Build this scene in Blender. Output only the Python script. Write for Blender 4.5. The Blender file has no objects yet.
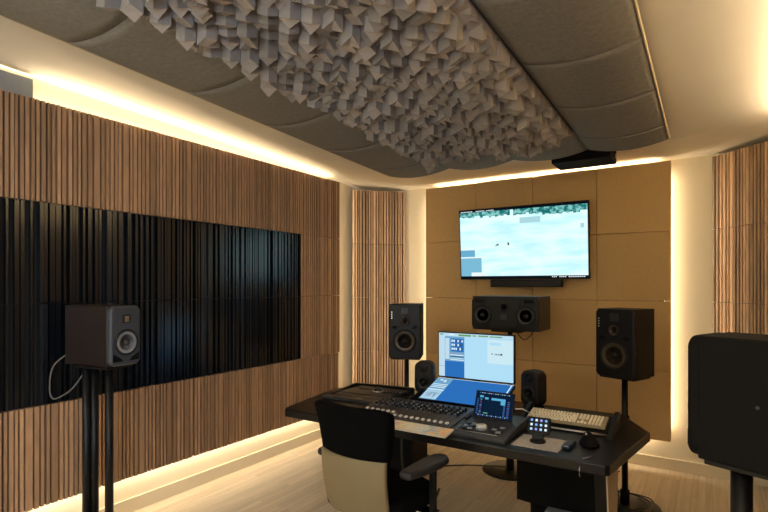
import bpy, math, random
from mathutils import Matrix, Vector
R = math.radians
rnd = random.Random(7)
scn = bpy.context.scene
COL = scn.collection

# ------------------------------------------------------------------ materials
MATS = {}
def pm(name, color, rough=0.6, metal=0.0, noise=None, bump=0.0, tone=0.0, spec=0.5, nscale=(1, 1, 1), objrand=0.0, coat=0.0):
    if name in MATS: return MATS[name]
    m = bpy.data.materials.new(name); m.use_nodes = True
    nt = m.node_tree; b = nt.nodes['Principled BSDF']
    b.inputs['Roughness'].default_value = rough; b.inputs['Metallic'].default_value = metal
    b.inputs['Specular IOR Level'].default_value = spec
    if coat: b.inputs['Coat Weight'].default_value = coat
    b.inputs['Base Color'].default_value = (*color, 1)
    cur = None
    tc = nt.nodes.new('ShaderNodeTexCoord'); mp = nt.nodes.new('ShaderNodeMapping')
    mp.inputs['Scale'].default_value = nscale
    nt.links.new(tc.outputs['Object'], mp.inputs['Vector'])
    amt = noise[1] if noise else 0.06
    sc = noise[0] if noise else 25.0
    nz = nt.nodes.new('ShaderNodeTexNoise'); nz.inputs['Scale'].default_value = sc; nz.inputs['Detail'].default_value = 5
    nt.links.new(mp.outputs[0], nz.inputs['Vector'])
    mr = nt.nodes.new('ShaderNodeMapRange')
    mr.inputs['From Min'].default_value = .25; mr.inputs['From Max'].default_value = .75
    mr.inputs['To Min'].default_value = 1 - amt; mr.inputs['To Max'].default_value = 1 + amt
    nt.links.new(nz.outputs['Fac'], mr.inputs['Value'])
    fac = mr.outputs[0]
    def mul(a, c):
        n = nt.nodes.new('ShaderNodeMath'); n.operation = 'MULTIPLY'
        nt.links.new(a, n.inputs[0]); nt.links.new(c, n.inputs[1]); return n.outputs[0]
    if tone:
        at = nt.nodes.new('ShaderNodeAttribute'); at.attribute_name = 'tone'
        r2 = nt.nodes.new('ShaderNodeMapRange'); r2.inputs['To Min'].default_value = 1 - tone; r2.inputs['To Max'].default_value = 1 + tone
        nt.links.new(at.outputs['Fac'], r2.inputs['Value']); fac = mul(fac, r2.outputs[0])
    if objrand:
        oi = nt.nodes.new('ShaderNodeObjectInfo')
        r3 = nt.nodes.new('ShaderNodeMapRange'); r3.inputs['To Min'].default_value = 1 - objrand; r3.inputs['To Max'].default_value = 1 + objrand
        nt.links.new(oi.outputs['Random'], r3.inputs['Value']); fac = mul(fac, r3.outputs[0])
    vm = nt.nodes.new('ShaderNodeVectorMath'); vm.operation = 'SCALE'
    vm.inputs[0].default_value = color
    nt.links.new(fac, vm.inputs['Scale'])
    nt.links.new(vm.outputs[0], b.inputs['Base Color'])
    if bump:
        bp = nt.nodes.new('ShaderNodeBump'); bp.inputs['Strength'].default_value = bump; bp.inputs['Distance'].default_value = .004
        nt.links.new(nz.outputs['Fac'], bp.inputs['Height']); nt.links.new(bp.outputs[0], b.inputs['Normal'])
    MATS[name] = m
    return m

def em(name, color, strength=1.0):
    if name in MATS: return MATS[name]
    m = bpy.data.materials.new(name); m.use_nodes = True
    nt = m.node_tree
    for n in list(nt.nodes): nt.nodes.remove(n)
    o = nt.nodes.new('ShaderNodeOutputMaterial'); e = nt.nodes.new('ShaderNodeEmission')
    e.inputs['Color'].default_value = (*color, 1); e.inputs['Strength'].default_value = strength
    nt.links.new(e.outputs[0], o.inputs['Surface'])
    MATS[name] = m
    return m

WALNUT = pm('walnut', (.335, .192, .102), .55, noise=(9, .22), nscale=(5, 5, .7), tone=.26, bump=.1, objrand=.07)
BIRCH = pm('mixed_walnut', (.58, .37, .22), .55, noise=(9, .25), nscale=(5, 5, .7), tone=.48, bump=.1, objrand=.06)
BACKING = pm('dark_backing', (.010, .006, .004), .9)
BLACKSLAT = pm('black_lacquer', (.006, .008, .011), .21, noise=(6, .3), nscale=(8, 8, .6), tone=.6, spec=.85)
BLACKBACK = pm('black_backing', (.004, .004, .005), .8)
CREAM = pm('cream_paint', (.86, .76, .55), .85, noise=(3, .02))
CEIL = pm('ceiling_paint', (.76, .68, .54), .9, noise=(2, .03))
BASEB = pm('baseboard_paint', (.74, .64, .46), .5, noise=(3, .02))
FABRIC = pm('tan_fabric', (.56, .365, .155), .95, noise=(90, .10), bump=.15, objrand=.03)
FELT = pm('grey_felt', (.20, .183, .155), 1.0, noise=(45, .16), bump=.3, objrand=.04)
BLOCK = pm('diffuser_foam', (.315, .275, .245), .8, noise=(30, .06), tone=.2)
BLOCKBACK = pm('diffuser_backing', (.10, .08, .065), .9)
TRIM = pm('pale_oak_edge', (.62, .50, .32), .6, noise=(20, .1))
BLACK = pm('black_satin', (.004, .004, .0045), .42, spec=.25)
DESK = pm('desk_black', (.007, .006, .0055), .30, spec=.27, noise=(18, .25), nscale=(1, 4, 1))
MATTE = pm('black_matte', (.003, .003, .0033), .7, spec=.15)
CABINET = pm('speaker_cabinet', (.013, .010, .008), .5, spec=.25)
CABBROWN = pm('speaker_cabinet_brown', (.012, .006, .0045), .42, spec=.5)
BAFFLE = pm('speaker_baffle', (.005, .005, .006), .40, spec=.25)
BAFFLEG = pm('speaker_baffle_grey', (.05, .056, .068), .38, metal=.3)
CONE = pm('speaker_cone', (.018, .016, .014), .45, spec=.4)
CONEB = pm('speaker_cone_brown', (.06, .04, .024), .4, metal=.3)
CONEG = pm('speaker_cone_grey', (.22, .23, .25), .45, metal=.2)
RUBBER = pm('rubber', (.008, .008, .008), .6, spec=.3)
SILVER = pm('silver', (.7, .7, .7), .3, metal=.9)
CHROME = pm('chrome', (.8, .8, .8), .15, metal=1)
GOLD = pm('gold_ribbon', (.55, .42, .2), .35, metal=.8)
CUSHION = pm('black_cushion', (.0025, .0025, .0027), .95, spec=.06, noise=(120, .2), bump=.2)
SHELL = pm('cream_shell', (.18, .138, .07), .5, noise=(5, .03))
ARM = pm('arm_pad', (.012, .013, .017), .42, spec=.4)
GREYM = pm('grey_metal', (.30, .31, .33), .45, metal=.3)
DUCT = pm('duct_grey', (.26, .26, .25), .6)
CONSOLE = pm('console_grey', (.035, .034, .034), .45)
KNOB = pm('knob_black', (.012, .012, .014), .35)
CAP = pm('fader_cap_silver', (.62, .61, .58), .35)
KEYS = pm('ivory_keycap', (.86, .78, .60), .5, tone=.06)
KEYBASE = pm('keyboard_base', (.36, .29, .17), .5)
MAT_PAD = pm('mouse_mat', (.46, .43, .41), .9, noise=(60, .2))
BLUEBL = pm('blue_black', (.015, .03, .06), .3)
WHITE = pm('white_plastic', (.7, .7, .68), .4)
CABLE = pm('cable_black', (.01, .01, .01), .5)
CABLEW = pm('cable_grey', (.09, .085, .08), .5)
DARKWOOD = pm('desk_side_brown', (.40, .31, .21), .5, noise=(12, .15))

def floor_mat():
    m = bpy.data.materials.new('oak_strip_floor'); m.use_nodes = True
    nt = m.node_tree; b = nt.nodes['Principled BSDF']; L = nt.links
    tc = nt.nodes.new('ShaderNodeTexCoord')
    mp = nt.nodes.new('ShaderNodeMapping'); mp.inputs['Scale'].default_value = (34, 1.0, 1)
    L.new(tc.outputs['Object'], mp.inputs['Vector'])
    nz = nt.nodes.new('ShaderNodeTexNoise'); nz.inputs['Scale'].default_value = 1.6; nz.inputs['Detail'].default_value = 4; nz.inputs['Roughness'].default_value = .65
    L.new(mp.outputs[0], nz.inputs['Vector'])
    br = nt.nodes.new('ShaderNodeTexBrick')
    mp2 = nt.nodes.new('ShaderNodeMapping'); mp2.inputs['Rotation'].default_value = (0, 0, R(90))
    L.new(tc.outputs['Object'], mp2.inputs['Vector']); L.new(mp2.outputs[0], br.inputs['Vector'])
    br.inputs['Scale'].default_value = 1; br.inputs['Brick Width'].default_value = .9; br.inputs['Row Height'].default_value = .045
    br.inputs['Mortar Size'].default_value = .0012; br.offset = .37
    br.inputs['Color1'].default_value = (.68, .56, .40, 1); br.inputs['Color2'].default_value = (.57, .46, .32, 1); br.inputs['Mortar'].default_value = (.46, .36, .25, 1)
    mr = nt.nodes.new('ShaderNodeMapRange'); mr.inputs['From Min'].default_value = .3; mr.inputs['From Max'].default_value = .7
    mr.inputs['To Min'].default_value = .84; mr.inputs['To Max'].default_value = 1.12
    L.new(nz.outputs['Fac'], mr.inputs['Value'])
    vm = nt.nodes.new('ShaderNodeVectorMath'); vm.operation = 'SCALE'
    L.new(br.outputs['Color'], vm.inputs[0]); L.new(mr.outputs[0], vm.inputs['Scale'])
    L.new(vm.outputs[0], b.inputs['Base Color']); b.inputs['Roughness'].default_value = .5
    return m
FLOOR = floor_mat()

def tv_mat():
    m = bpy.data.materials.new('tv_picture_ice'); m.use_nodes = True
    nt = m.node_tree; L = nt.links
    for n in list(nt.nodes): nt.nodes.remove(n)
    o = nt.nodes.new('ShaderNodeOutputMaterial'); e = nt.nodes.new('ShaderNodeEmission')
    tc = nt.nodes.new('ShaderNodeTexCoord')
    mp = nt.nodes.new('ShaderNodeMapping'); mp.inputs['Scale'].default_value = (2.2, 1, 11); mp.inputs['Rotation'].default_value = (0, R(6), 0)
    L.new(tc.outputs['Object'], mp.inputs['Vector'])
    nz = nt.nodes.new('ShaderNodeTexNoise'); nz.inputs['Scale'].default_value = 1.3; nz.inputs['Detail'].default_value = 3
    L.new(mp.outputs[0], nz.inputs['Vector'])
    cr = nt.nodes.new('ShaderNodeValToRGB')
    cr.color_ramp.elements[0].position = .36; cr.color_ramp.elements[0].color = (.50, .83, .90, 1)
    cr.color_ramp.elements[1].position = .60; cr.color_ramp.elements[1].color = (.72, .97, .98, 1)
    L.new(nz.outputs['Fac'], cr.inputs['Fac']); L.new(cr.outputs[0], e.inputs['Color'])
    e.inputs['Strength'].default_value = 1.15
    L.new(e.outputs[0], o.inputs['Surface']); return m
def tree_mat():
    m = bpy.data.materials.new('tv_picture_trees'); m.use_nodes = True
    nt = m.node_tree; L = nt.links
    for n in list(nt.nodes): nt.nodes.remove(n)
    o = nt.nodes.new('ShaderNodeOutputMaterial'); e = nt.nodes.new('ShaderNodeEmission')
    tc = nt.nodes.new('ShaderNodeTexCoord')
    nz = nt.nodes.new('ShaderNodeTexNoise'); nz.inputs['Scale'].default_value = 34
    L.new(tc.outputs['Object'], nz.inputs['Vector'])
    cr = nt.nodes.new('ShaderNodeValToRGB')
    cr.color_ramp.elements[0].position = .42; cr.color_ramp.elements[0].color = (.01, .17, .17, 1)
    cr.color_ramp.elements[1].position = .62; cr.color_ramp.elements[1].color = (.25, .62, .60, 1)
    L.new(nz.outputs['Fac'], cr.inputs['Fac']); L.new(cr.outputs[0], e.inputs['Color'])
    L.new(e.outputs[0], o.inputs['Surface']); return m

WARM = (1.0, .83, .59)
LED = em('led_warm', WARM, 85.0)
LEDS = em('led_warm_soft', WARM, 26.0)
LEDB = em('led_warm_low', WARM, 36.0)

# ------------------------------------------------------------------ mesh builder
class MB:
    def __init__(s): s.v = []; s.f = []; s.m = []; s.t = []; s.sm = []; s.M = Matrix.Identity(4)
    def add(s, vs, fs, m=0, tone=.5, smooth=False):
        o = len(s.v)
        for p in vs: s.v.append(tuple(s.M @ Vector(p)))
        for f in fs: s.f.append([i + o for i in f]); s.m.append(m); s.t.append(tone); s.sm.append(smooth)
        return s
    def box(s, x0, x1, y0, y1, z0, z1, m=0, tone=.5):
        v = [(x0,y0,z0),(x1,y0,z0),(x1,y1,z0),(x0,y1,z0),(x0,y0,z1),(x1,y0,z1),(x1,y1,z1),(x0,y1,z1)]
        return s.add(v, [(0,3,2,1),(4,5,6,7),(0,1,5,4),(1,2,6,5),(2,3,7,6),(3,0,4,7)], m, tone)
    def prism(s, poly, a, b, axis='z', m=0, tone=.5):
        n = len(poly)
        def P(u, w, h):
            return {'z': (u, w, h), 'y': (u, h, w), 'x': (h, u, w)}[axis]
        v = [P(u, w, a) for u, w in poly] + [P(u, w, b) for u, w in poly]
        f = [list(range(n))[::-1], list(range(n, 2*n))] + [[i, (i+1) % n, n+(i+1) % n, n+i] for i in range(n)]
        if axis == 'y': f = [list(reversed(q)) for q in f]
        return s.add(v, f, m, tone)
    def lathe(s, prof, c=(0,0,0), axis=(0,0,1), n=24, m=0, smooth=True):
        q = Vector((0,0,1)).rotation_difference(Vector(axis).normalized()).to_matrix()
        vs = []; fs = []
        for r, h in prof:
            for k in range(n):
                a = 2*math.pi*k/n
                vs.append(tuple(Vector(c) + q @ Vector((r*math.cos(a), r*math.sin(a), h))))
        for i in range(len(prof)-1):
            for k in range(n):
                fs.append([i*n+k, i*n+(k+1) % n, (i+1)*n+(k+1) % n, (i+1)*n+k])
        if prof[0][0] > 1e-6: fs.append(list(range(n))[::-1])
        if prof[-1][0] > 1e-6: fs.append([(len(prof)-1)*n+k for k in range(n)])
        return s.add(vs, fs, m, .5, smooth)
    def cyl(s, c, r, h, axis=(0,0,1), n=20, m=0, smooth=True):
        return s.lathe([(r, 0), (r, h)], c, axis, n, m, smooth)
    def tube(s, pts, r, n=8, m=0):
        pts = [Vector(p) for p in pts]; vs = []; fs = []; up = Vector((0.13, 0.21, 1)).normalized()
        for i, p in enumerate(pts):
            d = (pts[min(i+1, len(pts)-1)] - pts[max(i-1, 0)]).normalized()
            a = d.cross(up)
            if a.length < .05: a = d.cross(Vector((1, 0, 0)))
            a.normalize(); b = d.cross(a)
            for k in range(n):
                t = 2*math.pi*k/n; vs.append(tuple(p + (a*math.cos(t) + b*math.sin(t))*r))
        for i in range(len(pts)-1):
            for k in range(n): fs.append([i*n+k, i*n+(k+1) % n, (i+1)*n+(k+1) % n, (i+1)*n+k])
        fs.append(list(range(n))); fs.append([(len(pts)-1)*n+k for k in range(n)][::-1])
        return s.add(vs, fs, m, .5, True)
    def grid(s, fn, nu, nv, th_fn=None, m=0, smooth=True):
        """closed slab: fn(u,v) front surface, th_fn(u,v) back surface"""
        vs = []; fs = []
        N = (nu+1)*(nv+1)
        for k in (fn, th_fn):
            for i in range(nu+1):
                for j in range(nv+1): vs.append(tuple(k(i/nu, j/nv)))
        I = lambda i, j, o=0: o + i*(nv+1)+j
        for i in range(nu):
            for j in range(nv):
                fs.append([I(i,j), I(i+1,j), I(i+1,j+1), I(i,j+1)])
                fs.append([I(i,j,N), I(i,j+1,N), I(i+1,j+1,N), I(i+1,j,N)])
        for i in range(nu):
            fs.append([I(i,0), I(i,0,N), I(i+1,0,N), I(i+1,0)])
            fs.append([I(i,nv), I(i+1,nv), I(i+1,nv,N), I(i,nv,N)])
        for j in range(nv):
            fs.append([I(0,j), I(0,j+1), I(0,j+1,N), I(0,j,N)])
            fs.append([I(nu,j), I(nu,j,N), I(nu,j+1,N), I(nu,j+1)])
        return s.add(vs, fs, m, .5, smooth)
    def build(s, name, mats, parent=None, bevel=0, seg=2, subsurf=0, loc=None):
        me = bpy.data.meshes.new(name); me.from_pydata(s.v, [], s.f)
        if not isinstance(mats, (list, tuple)): mats = [mats]
        for m in mats: me.materials.append(m)
        me.polygons.foreach_set('material_index', s.m); me.polygons.foreach_set('use_smooth', s.sm)
        a = me.attributes.new('tone', 'FLOAT', 'FACE'); a.data.foreach_set('value', s.t)
        me.validate(); me.update()
        import bmesh
        bm = bmesh.new(); bm.from_mesh(me); bmesh.ops.recalc_face_normals(bm, faces=bm.faces); bm.to_mesh(me); bm.free()
        o = bpy.data.objects.new(name, me); COL.objects.link(o)
        if parent: o.parent = parent
        if loc: o.location = loc
        if bevel:
            md = o.modifiers.new('bevel', 'BEVEL'); md.width = bevel; md.segments = seg; md.limit_method = 'ANGLE'; md.angle_limit = R(40)
        if subsurf:
            md = o.modifiers.new('sub', 'SUBSURF'); md.levels = subsurf; md.render_levels = subsurf
        return o

def tag(o, label, cat, group=None, kind=None):
    o['label'] = label; o['category'] = cat
    if group: o['group'] = group
    if kind: o['kind'] = kind
    return o
def thing(name, label, cat, loc=(0,0,0), rz=0, group=None):
    o = bpy.data.objects.new(name, None); COL.objects.link(o); o.empty_display_size = .1
    o.location = loc; o.rotation_euler = (0, 0, rz)
    return tag(o, label, cat, group)
def struct(name, mb, mat, **k):
    o = mb.build(name, mat, **k); o['kind'] = 'structure'; return o
def facing(dx, dy): return math.atan2(dx, -dy)      # local -Y looks along (dx,dy)
def copy_tree(o, parent=None):
    c = o.copy(); COL.objects.link(c); c.parent = parent
    for ch in [x for x in bpy.data.objects if x.parent == o]: copy_tree(ch, c)
    return c

# ------------------------------------------------------------------ room
XL, XR, YB, YF = -3.46, .52, 5.07, -2.6
struct('floor', MB().box(XL-.1, XR+.1, YF-.1, YB+.1, -.08, 0), FLOOR)
struct('wall_left', MB().box(XL-.1, XL, YF, YB+.1, 0, 3.1), CREAM)
struct('wall_back', MB().box(XL, XR, YB, YB+.1, 0, 3.1), CREAM)
w = MB(); w.box(XR, XR+.1, YF, -2.2, 0, 3.1); w.box(XR, XR+.1, -.8, YB+.1, 0, 3.1)
w.box(XR, XR+.1, -2.2, -.8, 0, 1.0); w.box(XR, XR+.1, -2.2, -.8, 2.3, 3.1)
struct('wall_right', w, CREAM)
w = MB(); w.box(XL-.1, XR+.1, YF-.1, YF, 0, 3.1)
struct('wall_front', w, CREAM)
w = MB(); w.box(XR-.01, XR+.08, -2.2, -2.15, 1.0, 2.3); w.box(XR-.01, XR+.08, -.85, -.8, 1.0, 2.3)
w.box(XR-.01, XR+.08, -2.15, -.85, 1.0, 1.05); w.box(XR-.01, XR+.08, -2.15, -.85, 2.25, 2.3); w.box(XR-.01, XR+.08, -1.52, -1.48, 1.05, 2.25)
struct('added_window_1', w, WHITE)  # window added out of view so cool light reaches the right-facing blocks
def zc(y): return 2.862 - .037*(y - 1.29)
CZ = 2.685
c = MB()
A0, B0, C0, D0 = (XL, 4.2), (-2.64, 4.62), (-.3, 4.62), (XR, 4.2)
P = [(XL, YF-.1, zc(YF-.1)), (XR, YF-.1, zc(YF-.1)), (*D0, zc(D0[1])), (*C0, zc(C0[1])), (*B0, zc(B0[1])), (*A0, zc(A0[1])),
     (XL, YB, CZ), (-2.64, YB, CZ), (-.3, YB, CZ), (XR, YB, CZ)]
T = [(x, y, 3.1) for x, y, z in P]
c.add(P + T, [(0,1,2,3,4,5), (3,4,7,8), (4,5,6), (4,6,7), (2,3,8), (2,8,9),
              (10,15,16,17,18,19,12,11), (12,13,14,15,16,17,18,19)][:6] + [
              (10,15,14,13,12,11), (14,15,16,17), (13,14,17,18), (12,13,18,19),
              (0,10,11,1), (1,11,12,2), (2,12,19,9), (9,19,18,8), (8,18,17,7), (7,17,16,6), (6,16,15,5), (5,15,10,0)])
struct('ceiling', c, CEIL)
# baseboards
struct('baseboard_left', MB().box(XL, XL+.018, YF, YB, 0, .10), BASEB, bevel=.003)
struct('baseboard_back', MB().box(XL, XR, YB-.018, YB, 0, .10), BASEB, bevel=.003)
struct('baseboard_right', MB().box(XR-.018, XR, YF, YB-.02, 0, .10), BASEB, bevel=.003)

# mounting frames behind the panels (they also carry the LED strips)
struct('trim_1', MB().box(XL, -3.381, .3, 4.25, .314, 2.65), BACKING)
struct('trim_2', MB().box(-2.58, -.36, 5.01, YB, .34, 2.62), BACKING)
struct('trim_3', MB().box(.40, XR, -.7, 4.25, .36, 2.62), WALNUT)

def strip(label, x0, x1, y0, y1, z0, z1, face, mat=LED):
    """box lamp that shines from one face only; face is one of '+x -x +y -y +z -z'"""
    b = MB(); b.box(x0, x1, y0, y1, z0, z1)
    idx = {'-z': 0, '+z': 1, '-y': 2, '+x': 3, '+y': 4, '-x': 5}[face]
    b.m[idx] = 1
    tag(b.build('led_strip', [MATTE, mat]), label, 'led strip', 'warm led strips in the wall coves')
strip('warm led strip glowing above the long left slat wall', -3.457, -3.440, .3, 4.22, 2.651, 2.662, '+z')
strip('warm led strip shining down under the left slat wall', -3.435, -3.413, .3, 4.22, .301, .313, '-z', LEDB)
strip('warm led strip glowing above the tan fabric wall behind the television', -2.54, -.40, 5.015, 5.035, 2.621, 2.632, '+z', LEDB)
strip('warm led strip shining down beneath the tan fabric wall', -2.54, -.40, 5.015, 5.035, .328, .339, '-z', LEDB)
strip('upright warm led strip behind the right edge of the tan fabric wall', -.359, -.349, 5.02, 5.05, .36, 2.56, '+x', LEDS)
strip('upright warm led strip behind the left edge of the tan fabric wall', -2.591, -2.581, 5.02, 5.05, .36, 2.56, '-x', LEDS)
strip('upright warm led strip at the far end of the left slat wall', -3.44, -3.41, 4.251, 4.261, .4, 2.56, '+y', LEDS)
strip('warm led strip above the right wall cove, its glow at the right photo edge', .45, .48, -.6, 4.2, 2.621, 2.635, '+z')

# ------------------------------------------------------------------ slat panels
def slat_mesh(seed, black=False, w=.6, h=.6, mixed=False):
    r = random.Random(seed); b = MB()
    b.box(-w/2+.001, w/2-.001, -.018, 0, .001, h-.001, 1)
    x = -w/2 + .003
    while x < w/2 - .012:
        sw = r.choice([.014, .017, .017, .020, .020, .024, .036] if not black else [.013, .016, .020, .024, .03])
        if mixed: sw = r.choice([.012, .014, .016, .020, .024])
        sw = min(sw, w/2 - .002 - x)
        if sw < .008: break
        d = r.choice([.052, .054, .056]) if not black else r.choice([.044, .050, .056, .060])
        b.box(x, x+sw, -d, -.015, .0025, h-.0025, 0, r.random())
        if mixed: x += sw + r.choice([.010, .013, .016]); continue
        x += sw + (r.choice([.010, .011, .013]) if not black else r.choice([.006, .007, .009, .022, .03]))
    return b
slatcache = {}
def slat_panel(kind, seed, loc, rz, label, group):
    k = (kind, seed)
    if k not in slatcache:
        mats = {'wood': [WALNUT, BACKING], 'black': [BLACKSLAT, BLACKBACK], 'mixed': [BIRCH, BACKING]}[kind]
        slatcache[k] = o = slat_mesh(seed*13+5, kind == 'black', mixed=kind == 'mixed').build('slat_panel', mats)
    else:
        o = slatcache[k].copy(); COL.objects.link(o)
    o.location = loc; o.rotation_euler = (0, 0, rz)
    return tag(o, label, 'acoustic panel', group)
rows = ['bottom row', 'third row down', 'second row down', 'top row']
nth = ['nearest the far corner', 'second from the far corner', 'third from the far corner', 'fourth from the far corner',
       'fifth from the far corner', 'sixth from the far corner', 'seventh from the far corner']
for ci in range(7):
    for ri in range(4):
        blk = ci > 0 and ri in (1, 2)
        sd = (ci*3 + 1) % 5 if blk else (ci*2 + (ri == 0)*3) % 6
        slat_panel('black' if blk else 'wood', sd, (-3.38, 4.01 - .6*ci, .29 + .6*ri), facing(1, 0),
                   f"{'glossy black' if blk else 'brown walnut'} slat panel on the left wall, {rows[ri]}, {nth[ci]}",
                   'black slat panels on the left wall' if blk else 'walnut slat panels on the left wall')
for ri in range(4):
    slat_panel('mixed', 20, (-3.195, 4.85, .26 + .6*ri), facing(1, -1),
               f"narrow striped slat panel across the left corner behind the main speaker, {rows[ri]}", 'slat panels across the left far corner')
    slat_panel('mixed', 21, (.245, 4.85, .26 + .6*ri), facing(-1, -1),
               f"striped slat panel across the right corner above the near black speaker, {rows[ri]}", 'slat panels across the right far corner')

# ------------------------------------------------------------------ tan fabric panels
cols = ['leftmost column', 'second column from the left', 'third column from the left', 'rightmost column']
fw = .587
for ci in range(4):
    x0 = -2.645 + ci*fw
    bow = [.004, .030, .014, .002][ci]; off = [0, 0, 0, .022][ci]
    tilt = [.0, .0, .016, 0][ci]
    for ri in range(4):
        b = MB(); W = fw - .003; H = .592
        f1 = lambda u, v: (-W/2 + W*u, -.045 - off - tilt*u - bow*4*u*(1-u), .0015 + H*v)
        f2 = lambda u, v: (-W/2 + W*u, 0, .0015 + H*v)
        b.grid(f1, 10, 1, f2, 0, smooth=True)
        o = b.build('fabric_panel', FABRIC, bevel=.004)
        o.location = (x0 + fw/2, 5.009, .272 + .595*ri)
        for p in o.data.polygons: p.use_smooth = False
        tag(o, f'tan fabric wall panel behind the television, {rows[ri]}, {cols[ci]}', 'acoustic panel', 'tan fabric panels on the back wall')

# ------------------------------------------------------------------ ceiling cloud
SL = -.042
def zb(y): return 2.665 + .042*(4.27 - y)
def felt_tile(x0, x1, y0, y1, label, sag=.042):
    W = x1 - x0 - .003; H = y1 - y0 - .004; b = MB()
    e = lambda u: 4*u*(1-u)
    g = .0012
    f1 = lambda u, v: (-W/2 + W*u, -H/2 + H*v, -sag*e(u) + g*(1 - min(1, min(v, 1-v)*12)))
    f2 = lambda u, v: (-W/2 + W*u, -H/2 + H*v, .03)
    b.grid(f1, 16, 12, f2)
    o = b.build('felt_tile', FELT)
    o.location = ((x0+x1)/2, (y0+y1)/2, zb((y0+y1)/2)); o.rotation_euler = (math.atan(SL), 0, 0)
    return tag(o, label, 'ceiling tile', 'grey felt tiles of the ceiling cloud')
ys = [4.27, 3.93, 3.27, 2.61, 1.95, 1.28, .62, -.04]
on = ['far end', 'second from the far end', 'third from the far end', 'fourth from the far end', 'fifth from the far end', 'sixth from the far end', 'seventh from the far end']
for i in range(7):
    felt_tile(-2.67, -2.032, ys[i+1], ys[i], f'grey felt ceiling tile, left column beside the glowing cove, {on[i]}')
    felt_tile(-.828, -.27, ys[i+1], ys[i], f'grey felt ceiling tile, right column beside the plain ceiling, {on[i]}')
felt_tile(-2.03, -1.43, 3.76, 4.27, 'curved grey felt ceiling tile at the far end, left middle, beyond the block diffusers')
felt_tile(-1.43, -.83, 3.76, 4.27, 'curved grey felt ceiling tile at the far end, right middle, touching the black ceiling box')
for sx, nm in ((-2.683, 'left'), (-.269, 'right')):
    b = MB(); b.box(sx+(.006 if sx < -1 else 0), sx+(.012 if sx < -1 else .006), -2.155, 2.155, -.002, .028)
    o = b.build('edge_trim', TRIM); o.location = (0, 2.115, zb(2.115)); o.rotation_euler = (math.atan(SL), 0, 0)
    tag(o, f'thin pale trim along the {nm} edge of the ceiling cloud', 'trim')
# carcass carrying the cloud
b = MB(); y0, y1 = -.0, 4.2; xa, xb = -2.6, -.34
b.add([(xa,y0,zb(y0)+.031),(xb,y0,zb(y0)+.031),(xb,y1,zb(y1)+.031),(xa,y1,zb(y1)+.031),
       (xa,y0,zc(y0)),(xb,y0,zc(y0)),(xb,y1,zc(y1)),(xa,y1,zc(y1))],
      [(0,3,2,1),(4,5,6,7),(0,1,5,4),(1,2,6,5),(2,3,7,6),(3,0,4,7)])
struct('trim_4', b, BACKING)

def diffuser(seed, edge, size=.6, n=10):
    r = random.Random(seed); b = MB()
    b.box(-size/2+.001, size/2-.001, -size/2+.001, size/2-.001, -.012, .03, 1)
    s = size/n
    for i in range(n):
        for j in range(n):
            x = -size/2 + s*i; y = -size/2 + s*j
            h = r.uniform(.085, .15) if (i + j) % 2 == 0 else r.uniform(.02, .085)
            k = r.choice([1, 1, 1, 1, 3, 0, 2, 1]); dr = r.choice([.020, .025, .030]); mode = r.random()
            if i == edge: h = r.choice([.014, .014, .04, .06, .08])
            g = .0008
            cs = [(x+g, y+g), (x+s-g, y+g), (x+s-g, y+s-g), (x+g, y+s-g)]
            top = [(p[0], p[1], -.011) for p in cs]
            bot = []
            for q in range(4):
                # one corner hangs low, its opposite is clipped high: the end folds along the diagonal
                if mode < .6: d = h + (dr if q == k else 0) - (dr*.5 if q == (k+2) % 4 else 0)
                else: d = h + (dr if q in (k, (k+2) % 4) else 0)
                bot.append((cs[q][0], cs[q][1], -d))
            a, bb, cc, dd = k, (k+1) % 4, (k+2) % 4, (k+3) % 4
            vs = top + bot
            fs = [(0,1,2,3)] + [(q, 4+q, 4+(q+1) % 4, (q+1) % 4) for q in range(4)]
            fs += [(4+a, 4+dd, 4+bb), (4+cc, 4+bb, 4+dd)]
            b.add(vs, fs, 0, r.random())
    return b
dc = {}
dn = ['at the far end', 'second from the far end', 'third from the far end', 'fourth from the far end', 'nearest the camera']
for i in range(5):
    for j in range(2):
        k = (i % 3)*2 + j
        if k not in dc: dc[k] = o = diffuser(k+40, 0 if j == 0 else 9).build('block_diffuser', [BLOCK, BLOCKBACK])
        else: o = dc[k].copy(); COL.objects.link(o)
        y = 3.45 - .6*i
        o.location = (-1.73 + .6*j, y, zb(y)); o.rotation_euler = (math.atan(SL), 0, 0)
        tag(o, f"skyline ceiling diffuser of slanted taupe blocks, {'left' if j == 0 else 'right'} column, {dn[i]}", 'diffuser', 'block diffusers in the middle of the ceiling cloud')

# black ceiling box and grey duct
t = thing('ceiling_speaker', 'flat black box under the ceiling at the far end of the felt cloud', 'ceiling speaker', (-.895, 4.45, 2.60))
MB().box(-.225, .225, -.15, .15, 0, .145).build('cabinet', MATTE, t, bevel=.004)
MB().box(.2255, .232, .09, .12, .04, .07).build('bracket', WHITE, t)
tag(MB().box(-3.436, -3.405, .45, 1.437, 2.652, 2.825).build('air_duct', DUCT, bevel=.003), 'grey rectangular duct above the left slat wall at the photo edge', 'duct')

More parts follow.
